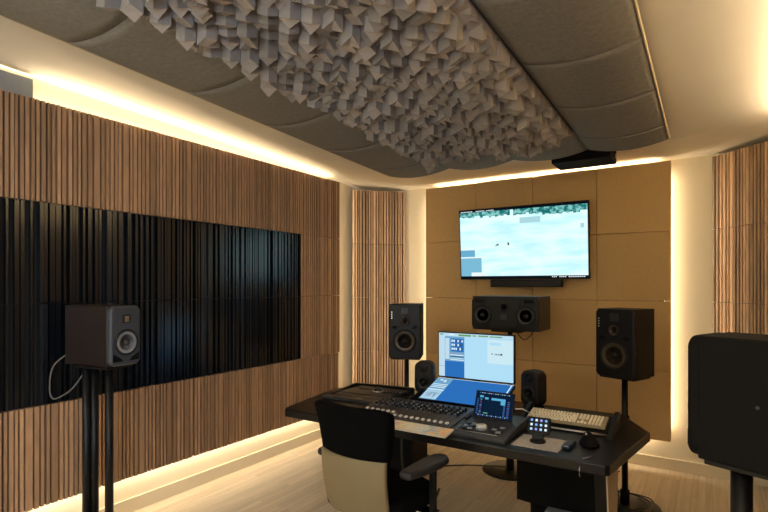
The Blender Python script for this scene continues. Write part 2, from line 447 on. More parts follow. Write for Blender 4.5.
# ------------------------------------------------------------------ speakers
def chamfer_poly(w, h, c, z0=0):
    return [(-w/2+c, z0), (w/2-c, z0), (w/2, z0+c), (w/2, z0+h-c), (w/2-c, z0+h), (-w/2+c, z0+h), (-w/2, z0+h-c), (-w/2, z0+c)]
def woofer(par, x, z, r, y, conemat, name='woofer'):
    b = MB(); b.lathe([(r*1.1, 0), (r*1.1, .006), (r*.98, .009), (r*.93, .004)], (x, y, z), (0, -1, 0), 32)
    o = b.build(name, RUBBER, par)
    b = MB(); b.lathe([(r*.95, .004), (r*.90, .008), (r*.82, .006), (r*.45, -.012+.013), (r*.30, .0015)], (x, y, z), (0, -1, 0), 32)
    b.build('cone', conemat, o)
    b = MB(); b.lathe([(r*.30, .002), (r*.28, .008), (r*.2, .013), (r*.1, .016), (0, .017)], (x, y, z), (0, -1, 0), 24)
    b.build('dust_cap', BAFFLE if conemat is not CONEG else CONE, o)
    return o
def tweeter(par, x, z, w, h, y, m=GOLD):
    b = MB(); b.box(x-w*.9, x+w*.9, y-.004, y+.001, z-h*.75, z+h*.75)
    o = b.build('tweeter', KNOB, par, bevel=.002)
    b = MB()
    for k in range(5):
        zz = z - h*.42 + k*h*.21
        b.box(x-w*.42, x+w*.42, y-.007, y-.003, zz-h*.06, zz+h*.06)
    b.build('ribbon', m, o)
def port(par, pts, y):
    MB().prism(pts, y-.002, y+.001, 'y').build('port', MATTE, par)
def cabinet(t, W, H, D, cham, cab=CABINET, baf=BAFFLE):
    MB().box(-W/2, W/2, -D/2+.022, D/2, 0, H).build('cabinet', cab, t, bevel=.004)
    MB().prism(chamfer_poly(W, H, cham), -D/2, -D/2+.022, 'y').build('baffle', baf, t, bevel=.008)
    MB().box(-.006, .006, 0, 0, 0, 0)

def main_speaker(name, label, loc, rz, group):
    t = thing(name, label, 'speaker', loc, rz, group)
    W, H, D = .285, .485, .28; y = -D/2
    cabinet(t, W, H, D, .022)
    woofer(t, 0, .155, .095, y, CONEB)
    woofer(t, 0, .335, .038, y, CONEB, 'midrange')
    tweeter(t, 0, .425, .035, .035, y, CONE)
    for s in (-1, 1):
        port(t, [(s*.09-.02, .265), (s*.09+.02, .265), (s*.09+.022, .285), (s*.09, .297), (s*.09-.022, .285)], y)
    b = MB()
    for k in range(4): b.box(-.122, -.112, y-.002, y+.001, .355+.018*k, .363+.018*k)
    b.build('control_panel', SILVER, t)
    return t
def round_stand(label, x, y, htop, group, clamp=True, rb=.235):
    t = thing('speaker_stand', label, 'speaker stand', (x, y, 0), 0, group)
    MB().lathe([(rb, 0), (rb, .010), (rb-.012, .016), (.03, .018)], n=48).build('base_plate', BLACK, t)
    MB().cyl((0,0,.016), .021, htop-.03).build('pole', BLACK, t)
    MB().cyl((0,0,.018), .032, .10).build('collar', MATTE, t)
    if clamp:
        b = MB(); b.cyl((0,0,htop-.34), .031, .05); b.cyl((-.03,0,htop-.315), .010, .045, (-1,0,0))
        b.build('clamp', MATTE, t)
    MB().box(-.13, .13, -.11, .11, htop-.014, htop).build('top_plate', BLACK, t, bevel=.003)
    return t
lx, ly = -1.5, 2.3
RX, RY = -.535, 4.06; LX, LY = -2.36, 4.06
ZM = .945
a = facing(lx-RX+.25, ly-RY); main_speaker('studio_monitor', 'tall black three-way speaker right of the television above the desk corner', (RX, RY, ZM), a, 'main speakers on stands')
round_stand('black pole stand with round base behind the right desk corner', RX, RY, ZM, 'round base speaker stands').rotation_euler[2] = a
a = facing(lx-LX-.1, ly-LY); main_speaker('studio_monitor', 'tall black three-way speaker before the striped left corner panel', (LX, LY, ZM), a, 'main speakers on stands')
round_stand('black pole stand under the left main speaker, beyond the left end of the desk', LX, LY, ZM, 'round base speaker stands').rotation_euler[2] = a

# centre speaker
t = thing('center_speaker', 'wide black centre speaker lying on its side beneath the television', 'speaker', (-1.465, 4.31, 1.22), facing(0, -1))
W, H, D = .575, .285, .36; y = -D/2
MB().box(-W/2, W/2, y+.022, D/2, 0, H).build('cabinet', CABBROWN, t, bevel=.004)
MB().prism([(-W/2, .03), (-W/2+.04, 0), (W/2-.04, 0), (W/2, .03), (W/2, H-.035), (W/2-.035, H), (-W/2+.035, H), (-W/2, H-.035)], y, y+.022, 'y').build('baffle', BAFFLE, t, bevel=.006)
MB().prism([(-.30+.15, H-.015), (.15, H-.015), (.11, .02), (-.11, .02)], y-.006, y+.001, 'y').build('center_plate', BAFFLEG if False else BAFFLE, t, bevel=.004)
woofer(t, -.185, .125, .075, y, CONE); woofer(t, .185, .125, .075, y, CONE)
woofer(t, 0, .195, .034, y-.006, CONE, 'midrange'); tweeter(t, 0, .115, .03, .028, y-.006, CONE)
for s in (-1, 1): port(t, [(s*.16, H-.028), (s*.255, H-.028), (s*.262, H-.05), (s*.175, H-.06)], y)
round_stand('black pole stand with round base behind the middle of the desk, under the centre speaker', -1.47, 4.30, 1.215, 'round base speaker stands', clamp=False)

# small satellites on the desk (rounded)
def small_monitor(label, x, y):
    t = thing('small_speaker', label, 'speaker', (x, y, .745), facing(lx-x, ly-y), 'small rounded speakers on the desk')
    W, H, D = .150, .265, .115; b = MB()
    b.prism(chamfer_poly(W, H-.02, .03, .02), -D/2, D/2, 'y'); b.build('cabinet', CABINET, t, bevel=.022, seg=4)
    woofer(t, 0, .105, .052, -D/2, CONE)
    b = MB(); b.lathe([(.036, -.002), (.034, .004), (.02, .001), (.013, .002), (.009, .006), (0, .008)], (0, -D/2, .215), (0, -1, 0), 24); b.build('tweeter', BAFFLE, t)
    MB().prism([(-.055, 0), (.055, 0), (.045, .022), (-.045, .022)], -.05, .05, 'y').build('foot', RUBBER, t)
small_monitor('small rounded black speaker on the desk left of the monitor screen', -1.885, 3.53)
small_monitor('small rounded black speaker on the desk between the monitor screen and the keyboard', -1.045, 3.55)

# surround speakers
def surround(label, loc, rz, cab, baf, cone, D=.35):
    t = thing('surround_speaker', label, 'speaker', loc, rz, 'surround speakers on post stands')
    W, H = .200, .345; y = -D/2
    MB().box(-W/2, W/2, y+.03, D/2, 0, H).build('cabinet', cab, t, bevel=.006)
    b = MB(); b.prism(chamfer_poly(W-.002, H-.002, .022, .001), y, y+.06, 'y'); b.build('baffle', baf, t, bevel=.018, seg=4)
    woofer(t, 0, .135, .068, y, cone); tweeter(t, 0, .27, .030, .032, y)
    for s in (-1, 1): port(t, [(s*.085, .028), (s*.02, .028), (s*.035, .045), (s*.085, .075)], y)
    for s in (-1, 1): MB().lathe([(.005, 0), (.005, .0012)], (s*(W/2), .0, .17), (s, 0, 0), 12, smooth=False).build('badge', CONSOLE, t)
    return t
surround('dark brown speaker with grey front before the black slats on the left wall', (-3.043, 1.655, 1.135), facing(.985, .13), CABBROWN, BAFFLEG, CONEG, .40)
surround('large black speaker seen from its side at the right photo edge', (.135, 1.724, 1.113), facing(-.926, .377), MATTE, MATTE, CONE)
def post_stand(label, x, y, rz, posts, htop):
    t = thing('surround_stand', label, 'speaker stand', (x, y, 0), rz, 'multi-post surround stands')
    MB().box(-.15, .15, -.17, .17, 0, .018).build('base_plate', BLACK, t, bevel=.004)
    for px, py, r in posts: MB().cyl((px, py, .017), r, htop-.03).build('post', BLACK, t)
    MB().box(-.09, .09, -.145, .12, htop-.014, htop).build('top_plate', BLACK, t, bevel=.003)
post_stand('black multi-post stand under the speaker by the left wall', -3.02, 1.64, facing(.98, .17), [(-.045, .075, .023), (-.01, .055, .023), (.0, -.055, .023)], 1.135)
post_stand('black post stand under the large near speaker at the right edge', .147, 1.719, facing(-.926, .377), [(.033, -.073, .026), (.045, .055, .022)], 1.113)

# ------------------------------------------------------------------ television
t = thing('television', 'wall mounted television showing a pale icy landscape', 'television', (-1.545, 4.83, 1.655), 0)
TW, TH = 1.245, .70
tp = bpy.data.objects.new('display', None)
TM = Matrix.Rotation(R(4), 4, 'X')
b = MB(); b.M = TM; b.box(-TW/2, TW/2, 0, .035, 0, TH); b.build('housing', BLACK, t, bevel=.003)
b = MB(); b.M = TM; b.box(-.25, .25, .035, .085, .2, .5); b.build('wall_bracket', MATTE, t)
def rect(b, u0, v0, u1, v1, m, y, w, h, pad=0):
    x0, x1 = -w/2 + w*u0, -w/2 + w*u1; z0, z1 = h*(1-v1), h*(1-v0)
    b.add([(x0, y, z0), (x1, y, z0), (x1, y, z1), (x0, y, z1)], [(0, 1, 2, 3)], m)
W_, H_ = TW-.02, TH-.02
b = MB(); b.M = TM @ Matrix.Translation((0, 0, .01))
pic = [tv_mat(), tree_mat(), em('scr_black', (.004, .006, .01), 1), em('tv_box_blue', (.20, .50, .68), 1), em('tv_box_blue_dark', (.15, .43, .64), 1),
       em('tv_white', (.85, .95, .95), 1), em('tv_pale', (.42, .70, .76), 1), em('tv_figure', (.05, .08, .06), 1)]
rect(b, 0, 0, 1, 1, 2, -.0010, W_, H_)
rect(b, 0, .03, 1, .965, 0, -.0014, W_, H_)
# ragged tree line
r = random.Random(3); seg = 40
for i in range(seg):
    u0, u1 = i/seg, (i+1)/seg
    if .40 < u0 < .44: continue
    dpt = .075 + .035*r.random() + (.02 if u0 > .62 else 0)
    rect(b, u0, .03, u1, dpt + .01, 1, -.0018, W_, H_)
rect(b, 0, .58, .125, .68, 4, -.0018, W_, H_); rect(b, 0, .565, .125, .582, 5, -.002, W_, H_)
rect(b, 0, .70, .18, .965, 3, -.0018, W_, H_); rect(b, 0, .685, .18, .70, 5, -.002, W_, H_)
rect(b, .09, .91, .22, .965, 5, -.0022, W_, H_)
rect(b, .50, .15, .66, .23, 6, -.0018, W_, H_); rect(b, .95, .28, .975, .34, 6, -.0018, W_, H_)
rect(b, .30, .525, .312, .535, 7, -.002, W_, H_); rect(b, .31, .505, .328, .527, 7, -.002, W_, H_); rect(b, .40, .49, .413, .53, 7, -.002, W_, H_)
for i in range(22):
    if i in (8, 9, 16): continue
    rect(b, .01 + i*.013, .012, .01 + i*.013 + .009, .024, 5, -.002, W_, H_)
for i in range(18):
    if i in (3, 8): continue
    rect(b, .74 + i*.0135, .975, .74 + i*.0135 + .009, .988, 5, -.002, W_, H_)
b.build('screen', pic, t)
o = MB().box(-.34, .34, -.03, .05, -.073, -.003).build('soundbar', BLACK, bevel=.006)
o.location = (-1.50, 4.83, 1.655); tag(o, 'narrow black soundbar mounted right under the television', 'soundbar')

# ------------------------------------------------------------------ desk
ZT = .745
t = thing('studio_desk', 'wide black studio desk with angled ends carrying consoles and screens', 'desk', (-1.47, 2.6, 0))
def dl(p): return (p[0]+1.47, p[1]-2.6)
top = [dl(p) for p in [(-2.51, 2.635), (-2.48, 2.60), (-.43, 2.60), (-.41, 2.615), (-.305, 3.33), (-.345, 3.40), (-.50, 3.70), (-2.44, 3.70), (-2.60, 3.40), (-2.635, 3.33)]]
MB().prism(top, ZT-.052, ZT).build('desktop', DESK, t, bevel=.005)
for s in (-1, 1):
    # tapered outer leg panel
    if s > 0:
        lp = [(.06, ZT-.053), (.42, ZT-.053), (.30, 0), (.22, 0)]
        MB().prism(lp, .98, 1.034, 'x').build('leg_panel', BLACK, t)
        MB().prism(lp, 1.0345, 1.042, 'x').build('leg_cover', DARKWOOD, t)
    b = MB(); b.M = Matrix.Translation((s*.69, .66, 0)) @ Matrix.Rotation(s*R(-9), 4, 'Z')
    b.box(-.30 if s > 0 else -.20, .20 if s > 0 else .30, -.02, .32, .20, ZT-.054)
    rk = b.build('rack_cabinet', MATTE, t, bevel=.004)
    b = MB(); b.M = Matrix.Translation((s*.69, .66, 0)) @ Matrix.Rotation(s*R(-9), 4, 'Z')
    b.box(-.27 if s > 0 else -.18, .18 if s > 0 else .27, .12, .28, 0, .199); b.build('plinth', MATTE, t)
b = MB(); b.tube([(.93, -.004, ZT-.02), (.93, -.02, ZT-.03), (.93, -.018, ZT-.06), (.93, -.008, ZT-.07)], .003); b.build('cable_hook', SILVER, t)
# raised back rail of the desk at the left
lip = [dl(p) for p in [(-2.46, 3.08), (-2.445, 3.08), (-2.53, 3.50), (-2.02, 3.58), (-2.02, 3.60), (-2.55, 3.515)]]
MB().prism(lip, ZT-.001, ZT+.03).build('back_rail', DESK, t, bevel=.002)

# grey box under the right rack
tag(MB().box(-.84, -.58, 3.07, 3.15, 0, .26).build('power_unit', GREYM, bevel=.006), 'low grey box on the floor under the right rack of the desk', 'box')

# left inset control panel
t = thing('control_panel', 'dark button panel with one round knob on the left end of the desk', 'control panel', (-2.24, 3.25, ZT), R(3))
MB().prism([(-.26, -.23), (.20, -.23), (.24, .24), (-.20, .24)], 0, .022).build('plate', CONSOLE, t, bevel=.003)
MB().lathe([(.034, 0), (.034, .012), (.02, .022), (.02, .03), (0, .032)], (.04, .10, .022)).build('knob', KNOB, t)
MB().lathe([(.042, 0), (.042, .004), (.034, .006)], (.04, .10, .022)).build('knob_ring', SILVER, t)
for i in range(4):
    MB().box(-.15+.03*i, -.13+.03*i, .12, .14, .022, .028).build('button', KNOB, t)
for i in range(2): MB().box(.10+.07*i, .15+.07*i, .06, .10, .022, .034).build('switch', KNOB, t)
MB().box(-.25, .19, -.06, -.05, .0222, .0235).build('groove', MATTE, t)
MB().box(-.25, .19, -.15, -.147, .0222, .0235).build('groove', MATTE, t)
tag(MB().prism([(-.05, 0), (.06, 0), (.02, .055)], -.05, .05, 'y').build('desk_wedge', MATTE, bevel=.003, loc=(-1.86, 3.36, ZT)), 'small black wedge stand on the desk between knob panel and lower screen', 'stand')
# ------------------------------------------------------------------ screens
t = thing('monitor', 'upright computer monitor showing a pale blue audio editing window', 'monitor', (-1.515, 3.63, ZT))
MW, MH = .615, .355
b = MB(); b.box(-MW/2, MW/2, 0, .03, .135, .135+MH); b.build('housing', BLACK, t, bevel=.003)
b = MB(); b.box(-.03, .03, .028, .045, .0, .25); b.box(-.12, .12, -.02, .06, 0, .01); b.build('stand', BLACK, t, bevel=.002)
cl = {'bg': (.44, .74, .93), 'bar': (.50, .72, .86), 'side': (.52, .72, .84), 'blue': (.025, .16, .50), 'mid': (.16, .38, .60), 'dk': (.03, .10, .22), 'panel': (.60, .82, .90),
      'green': (.14, .34, .12), 'mauve': (.28, .33, .48), 'lt': (.72, .88, .93), 'dkt': (.04, .07, .12)}
names = list(cl); cm = [em('scr_'+k, cl[k], 1) for k in names]; ix = {k: i for i, k in enumerate(names)}
w, h = MW-.016, MH-.016
b = MB(); b.M = Matrix.Translation((0, 0, .135+.008))
def S(u0, v0, u1, v1, c, lay): rect(b, u0, v0, u1, v1, ix[c], -.0010-.0003*lay, w, h)
S(0, 0, 1, 1, 'bg', 0); S(0, 0, 1, .075, 'bar', 1); S(0, .075, .085, 1, 'side', 1)
S(.085, .075, .36, .64, 'mid', 1); S(.085, .64, .36, 1, 'blue', 1)
S(.17, .12, .35, .42, 'blue', 2); S(.09, .12, .15, .60, 'side', 2)
r = random.Random(5)
for i in range(6):
    for j in range(3): S(.18+.028*i, .15+.09*j, .20+.028*i, .20+.09*j, 'dk' if r.random() < .5 else 'lt', 3)
for i in range(5): S(.16, .45+.036*i, .35, .47+.036*i, ['mauve', 'lt', 'dk', 'side', 'lt'][i], 3)
S(.28, .02, .45, .06, 'green', 2); S(.47, .025, .52, .05, 'green', 2); S(.55, .02, .68, .05, 'green', 2); S(.70, .025, .86, .05, 'green', 2)
S(.02, .02, .06, .05, 'green', 2); S(.15, .02, .22, .05, 'lt', 2)
S(.67, .10, 1, .62, 'panel', 1); S(.70, .16, .84, .22, 'bg', 2); S(.72, .40, .74, .42, 'dkt', 2)
for i in range(6): S(.76+.018*i, .40, .772+.018*i, .43, 'dkt' if i % 2 else 'mauve', 2)
S(.84, .39, .86, .43, 'dkt', 2); S(0, .76, .085, .765, 'dkt', 2)
b.build('screen', cm, t)

t = thing('touch_display', 'low tilted touch display showing a blue mixer window, below the upright monitor', 'display', (-1.49, 3.25, ZT+.035))
inc = math.atan2(.105, .325)
TMx = Matrix.Rotation(R(90)*-1 + inc, 4, 'X')      # screen facing up, tilted towards the chair
TMx = Matrix.Rotation(inc, 4, 'X')
b = MB(); b.M = TMx; b.box(-MW/2, MW/2, 0, .342, -.022, 0); b.build('housing', BLACK, t, bevel=.003)
MB().box(-.22, .22, .20, .26, -.034, .045).build('stand', MATTE, t)
b = MB(); b.M = TMx @ Matrix.Translation((0, .006, .0012)) @ Matrix.Rotation(R(-90), 4, 'X')
h = .33
S(0, 0, 1, 1, 'blue', 0); S(0, 0, 1, .02, 'bar', 1); S(.97, .02, .985, .7, 'lt', 1)
cm2 = cm
S(0, .02, .22, 1, 'mid', 1)
for j in range(3): S(.01, .30+.07*j, .21, .33+.07*j, 'lt', 2)
S(.0, .54, .22, .60, 'panel', 2)
for i in range(8): S(.015+.026*i, .62, .028+.026*i, .98, 'panel' if i % 2 else 'lt', 2)
for i in range(6): S(.03+.03*i, .70, .04+.03*i, .72+.2*r.random(), 'dk', 3)
S(.06, .08, .10, .14, 'lt', 2); S(.12, .10, .15, .2, 'lt', 2)
o = b.build('screen', cm2, t)

# ------------------------------------------------------------------ mixing console
t = thing('mixing_console', 'grey fader console with rows of knobs and a colourful front strip', 'console', (-1.625, 2.60, ZT))
cw = .69
side = [(0, 0), (.50, 0), (.50, .058), (.30, .048), (.06, .022), (0, .016)]
MB().prism([(p[0], p[1]) for p in side], -cw/2, cw/2, 'x').build('body', CONSOLE, t, bevel=.003)
def cz(y): return .022 + (y-.06)*(.026/.24) if y < .30 else .048 + (y-.30)*.05
n = 16
capb = None
for i in range(n):
    x = -cw/2 + .045 + i*(.60/15)
    yy = .20 if i < 6 else .155
    if capb is None:
        capb = MB().prism([(-.013, 0), (.013, 0), (.008, .010), (0, .007), (-.008, .010)], -.0085, .0085, 'x').build('fader_cap', CAP, t)
        o = capb
    else: o = capb.copy(); COL.objects.link(o); o.parent = t
    o.location = (x, yy, cz(yy))
b = MB()
for i in range(n):
    x = -cw/2 + .045 + i*(.60/15)
    b.add([(x-.0015, .10, cz(.10)+.0006), (x+.0015, .10, cz(.10)+.0006), (x+.0015, .25, cz(.25)+.0006), (x-.0015, .25, cz(.25)+.0006)], [(0,1,2,3)])
b.build('fader_slots', MATTE, t)
kb = None; r = random.Random(9)
for i in range(n):
    for j in range(4):
        x = -cw/2 + .045 + i*(.60/15); yy = .305 + .042*j
        if kb is None:
            kb = MB().lathe([(.009, 0), (.008, .016), (.006, .018), (0, .018)], n=12).build('knob', KNOB, t); o = kb
        else: o = kb.copy(); COL.objects.link(o); o.parent = t
        o.location = (x, yy, cz(yy))
b = MB(); lights = [em('led_white', (.7, .7, .6), 1), em('led_orange', (.9, .35, .05), 1), em('led_blue', (.1, .25, .8), 1), em('led_green', (.3, .6, .2), 1)]
for i in range(n):
    x = -cw/2 + .045 + i*(.60/15)
    for j, yy in enumerate((.285, .325, .368, .41)):
        if r.random() < .55:
            k = 0 if r.random() < .6 else (1 if i in (9, 10, 11, 12) else 2)
            z = cz(yy)+.001
            b.add([(x+.010, yy, z), (x+.016, yy, z), (x+.016, yy+.006, z+.0004), (x+.010, yy+.006, z+.0004)], [(0,1,2,3)], k)
b.build('indicator_lights', lights, t)
b = MB(); b.M = Matrix.Translation((0, -.035, .006)) @ Matrix.Rotation(R(7), 4, 'X')
b.box(-cw/2+.02, cw/2+.035, 0, .115, 0, .010)
kc = [(.85, .62, .35), (.85, .55, .45), (.80, .48, .55), (.72, .45, .62), (.80, .55, .62), (.88, .74, .52), (.85, .78, .60), (.80, .80, .72), (.55, .62, .62), (.88, .58, .32)]
strip_m = [pm('strip_base', (.75, .64, .50), .5)] + [pm('strip_key_%d' % i, c_, .5) for i, c_ in enumerate(kc)]
nx = 34
for i in range(nx):
    for j in range(4):
        x0 = -cw/2 + .028 + i*((cw+.0)/nx); y0_ = .008 + j*.026
        ci = 1 + min(9, int(i/nx*10 + r.random()*.9 - .2))
        if r.random() < .04: ci = 1 + r.randrange(10)
        b.box(x0, x0+cw/nx*.86, y0_, y0_+.022, .010, .0135, ci)
b.build('shortcut_strip', strip_m, t)

# transport / jog section
t = thing('jog_controller', 'small grey controller section with a white jog dial beside the fader console', 'controller', (-1.105, 2.655, ZT))
MB().prism([(0, 0), (.42, 0), (.42, .055), (.20, .045), (0, .018)], -.165, .17, 'x').build('body', CONSOLE, t, bevel=.003)
jz = .018 + .09*.135
MB().lathe([(.036, 0), (.036, .006), (.031, .010)], (-.01, .115, jz)).build('dial_ring', GREYM, t)
MB().lathe([(.030, .008), (.030, .022), (.026, .026), (0, .026)], (-.01, .115, jz), n=28).build('jog_dial', WHITE, t)
for i in range(2):
    for sx in (-.115, .055):
        for j in range(3):
            MB().box(sx+.035*i, sx+.025+.035*i, .07+.035*j, .09+.035*j, .022+(.07+.035*j)*.135, .030+(.07+.035*j)*.135).build('button', GREYM if (i+j) % 2 else KNOB, t)
b = MB()
b.tube([(-.14, .045, .027), (.11, .045, .027)], .0012); b.tube([(-.14, .045, .027), (-.14, .12, .037)], .0012)
b.build('outline', SILVER, t)
for j in range(4): MB().lathe([(.011, 0), (.010, .014), (0, .015)], (-.15+.0*j, .22+.035*j, .046), n=12).build('knob', KNOB, t)

t = thing('tablet', 'dark tablet showing a blue audio meter screen, leaning above the white jog dial', 'tablet', (-1.115, 2.935, ZT+.05))
LM = Matrix.Rotation(R(-22), 4, 'X')
tw, th = .245, .165
b = MB(); b.M = LM; b.box(-tw/2, tw/2, 0, .009, 0, th); b.build('housing', BLACK, t, bevel=.003)
b = MB(); b.M = LM; b.prism([(.009, .03), (.009, .13), (.07, .0), (.05, .0)], -.03, .03, 'x'); b.build('stand', MATTE, t)
w, h = tw-.012, th-.012
tcol = {'nav': (.004, .012, .035), 'dk2': (.004, .015, .04), 'cy': (.10, .42, .68), 'bl': (.04, .15, .42), 'pk': (.16, .08, .22), 'wt': (.35, .45, .5), 'gn': (.12, .35, .2)}
tn = list(tcol); tmz = [em('tab_'+k, tcol[k], 1) for k in tn]; ti = {k: i for i, k in enumerate(tn)}
b = MB(); b.M = LM @ Matrix.Translation((0, 0, .006))
def TS(u0, v0, u1, v1, c, lay): rect(b, u0, v0, u1, v1, ti[c], -.0008-.0003*lay, w, h)
TS(0, 0, 1, 1, 'nav', 0); TS(.24, .30, .72, .85, 'dk2', 1); TS(.42, .22, .80, .31, 'cy', 2); TS(.68, .31, .80, .46, 'cy', 2)
TS(.10, .16, .20, .24, 'cy', 2); TS(.24, .22, .34, .30, 'cy', 2)
for j in range(8):
    TS(.04, .30+.08*j, .08, .34+.08*j, 'bl', 2); TS(.12, .30+.08*j, .17, .33+.08*j, 'cy' if j % 3 == 0 else 'pk', 2)
    TS(.76, .48+.055*j, .81, .51+.055*j, 'bl', 2); TS(.86, .30+.08*j, .92, .34+.08*j, 'bl' if j % 2 else 'pk', 2)
for i in range(14): TS(.08+.06*i, .04, .12+.06*i, .07, 'wt' if i % 3 else 'bl', 2); TS(.10+.06*i, .91, .13+.06*i, .95, 'bl' if i % 2 else 'wt', 2)
TS(.24, .82, .36, .86, 'gn', 3)
b.build('screen', tmz, t)
b = MB(); b.tube([(-.985, 2.975, ZT+.12), (-.95, 3.0, ZT+.12), (-.92, 3.05, ZT+.09), (-.905, 3.10, ZT+.05), (-.90, 3.14, ZT+.02)], .003)
tag(b.build('tablet_cable', WHITE), 'short white cable curving from the tablet to the keyboard', 'cable')

# ------------------------------------------------------------------ keyboard and its shelf
t = thing('keyboard_shelf', 'black sloping shelf with silver front bar holding the ivory keyboard', 'shelf', (-.735, 3.0, ZT))
MB().prism([(.03, 0), (.34, 0), (.34, .095), (.30, .10), (.03, .012)], .245, .268, 'x').build('side_panel', BLACK, t, bevel=.002)
MB().prism([(.03, 0), (.34, 0), (.34, .095), (.30, .10), (.03, .012)], -.268, -.245, 'x').build('side_panel', BLACK, t, bevel=.002)
MB().prism([(.13, .020), (.33, .062), (.33, .050), (.13, .008)], -.245, .245, 'x').build('shelf_board', BLACK, t)
b = MB(); b.tube([(-.235, .085, .012), (.235, .085, .012)], .006, 10); b.build('front_bar', SILVER, t)
b = MB(); b.box(-.245, .245, .28, .32, .0, .048); b.build('rear_support', BLACK, t)

t = thing('keyboard', 'full-size ivory computer keyboard tilted on the black shelf', 'keyboard', (-.74, 3.13, ZT+.032))
KM = Matrix.Rotation(math.atan2(.042, .20), 4, 'X')
t.rotation_euler = (0, 0, 0)
b = MB(); b.M = KM; b.box(-.225, .225, -.005, .142, -.002, .016); b.build('case', KEYBASE, t, bevel=.004)
u = .0188; k1 = None; r = random.Random(2)
def key(x, y, wd=1):
    pass
b = MB(); b.M = KM
def addkey(x, y, wd, tn=None):
    w2 = wd*u - .0040
    x0, x1, y0, y1 = x+.0012, x+.0012+w2, y+.0012, y+.0012+u-.0045
    i_ = .0022; z0, z1 = .014, .0255
    tnv = r.random() if tn is None else tn
    b.add([(x0,y0,z0),(x1,y0,z0),(x1,y1,z0),(x0,y1,z0),(x0+i_,y0+i_,z1),(x1-i_,y0+i_,z1),(x1-i_,y1-i_,z1),(x0+i_,y1-i_,z1)],
          [(0,3,2,1),(4,5,6,7),(0,1,5,4),(1,2,6,5),(2,3,7,6),(3,0,4,7)], 0, tnv)
rowsk = [[1.25,1.25,1.25,6.25,1.25,1.25,1.25,1.25], [2.25]+[1]*10+[2.75], [1.75]+[1]*11+[2.25], [1.5]+[1]*12+[1.5], [1]*13+[2], [1]*15]
x00 = -.218
for j, rw in enumerate(rowsk):
    x = x00; y = .004 + j*u + (.006 if j == 5 else 0)
    for wd in rw: addkey(x, y, wd); x += wd*u
    xn = x00 + 15.25*u
    if j in (3, 4, 5):
        for q in range(3): addkey(xn+q*u, y, 1)
    if j == 0:
        for q in range(3): addkey(xn+q*u, y, 1)
    if j == 1: addkey(xn+u, y, 1)
    xp = x00 + 18.5*u
    for q in range(4):
        addkey(xp+q*u, y, 1) if xp + (q+1)*u < .224 + u else None
kk = b.build('keycaps', KEYS, t); kk['kind'] = 'stuff'

# ------------------------------------------------------------------ right side small things
tag(MB().box(-.122, .122, -.112, .112, 0, .004).build('mouse_mat', MAT_PAD, bevel=.001, loc=(-.787, 2.785, ZT)), 'grey rectangular desk mat under the small key pad', 'mat')
t = thing('key_pad', 'small pad of twelve glowing blue-white keys on a stubby black stand', 'key pad', (-.80, 2.80, ZT+.004), R(6))
MB().lathe([(.042, 0), (.042, .008), (.034, .014), (.02, .018)], (0, -.01, 0)).build('base', BLACK, t)
MB().prism([(-.03, .010), (.03, .010), (.03, .05), (-.005, .055)], -.028, .028, 'x').build('neck', BLACK, t, bevel=.003)
KP = Matrix.Translation((0, .0, .045)) @ Matrix.Rotation(R(-28), 4, 'X')
b = MB(); b.M = KP; b.box(-.062, .062, 0, .020, 0, .088); b.build('housing', BLACK, t, bevel=.006)
pc = [em('pad_white', (.75, .9, 1), 1), em('pad_blue', (.18, .45, .9), 1), em('pad_light', (.45, .75, 1), 1), em('pad_violet', (.35, .35, .8), 1)]
for i in range(4):
    for j in range(3):
        b = MB(); b.M = KP; x = -.048 + i*.0255; z = .010 + j*.0245
        b.box(x+.003, x+.0155, -.0035, .001, z+.003, z+.0155)
        b.build('glowing_key', pc[[2, 0, 1, 3, 1, 0, 2, 2, 3, 0, 0, 1][i*3+j]], t, bevel=.002)
t = thing('phone', 'slim blue-black handset lying at the right end of the desk mat', 'phone', (-.638, 2.80, ZT), R(-4))
MB().box(-.022, .022, -.06, .06, 0, .024).build('body', BLUEBL, t, bevel=.008)
t = thing('vertical_mouse', 'black hump-shaped mouse with silver tip at the right end of the desk', 'mouse', (-.555, 2.90, ZT), R(25))
b = MB()
b.lathe([(.058, 0), (.060, .008), (.052, .022), (.036, .045), (.022, .062), (.010, .070), (0, .072)], n=24)
for i, v in enumerate(b.v):
    b.v[i] = (v[0]*(.85) + v[2]*-.10, v[1]*1.05, v[2])
b.build('body', MATTE, t)
MB().lathe([(.006, 0), (.006, .005), (0, .007)], (-.022, -.022, .062), (-.3, -.5, .6), 12).build('button', SILVER, t)
t = thing('pen', 'short grey pen lying near the front right edge of the desk', 'pen', (-.52, 2.665, ZT+.004), R(60))
b = MB(); b.tube([(-.03, 0, 0), (.03, 0, 0)], .0038, 8); b.build('barrel', GREYM, t)

# ------------------------------------------------------------------ chair
t = thing('office_chair', 'black office chair with cream lower back shell in front of the desk', 'chair', (-1.52, 2.31, 0), R(-6))
def back_pt(wt, wb, z0, z1, y0, depth, curve):
    def f(u, v):
        w = (wb + (wt-wb)*v)*.5
        x = (2*u-1)*w
        z = z0 + (z1-z0)*v
        yb = y0 - .055*max(0, (z-.46)/.54)**1.2 - .012*math.sin(math.pi*min(1, max(0, (z-.46)/.3)))
        y = yb + curve*(2*u-1)**2 + depth
        return (x, y, z)
    return f
def rounded(f, r0, zlo, zhi, top=True, bottom=True):
    return f
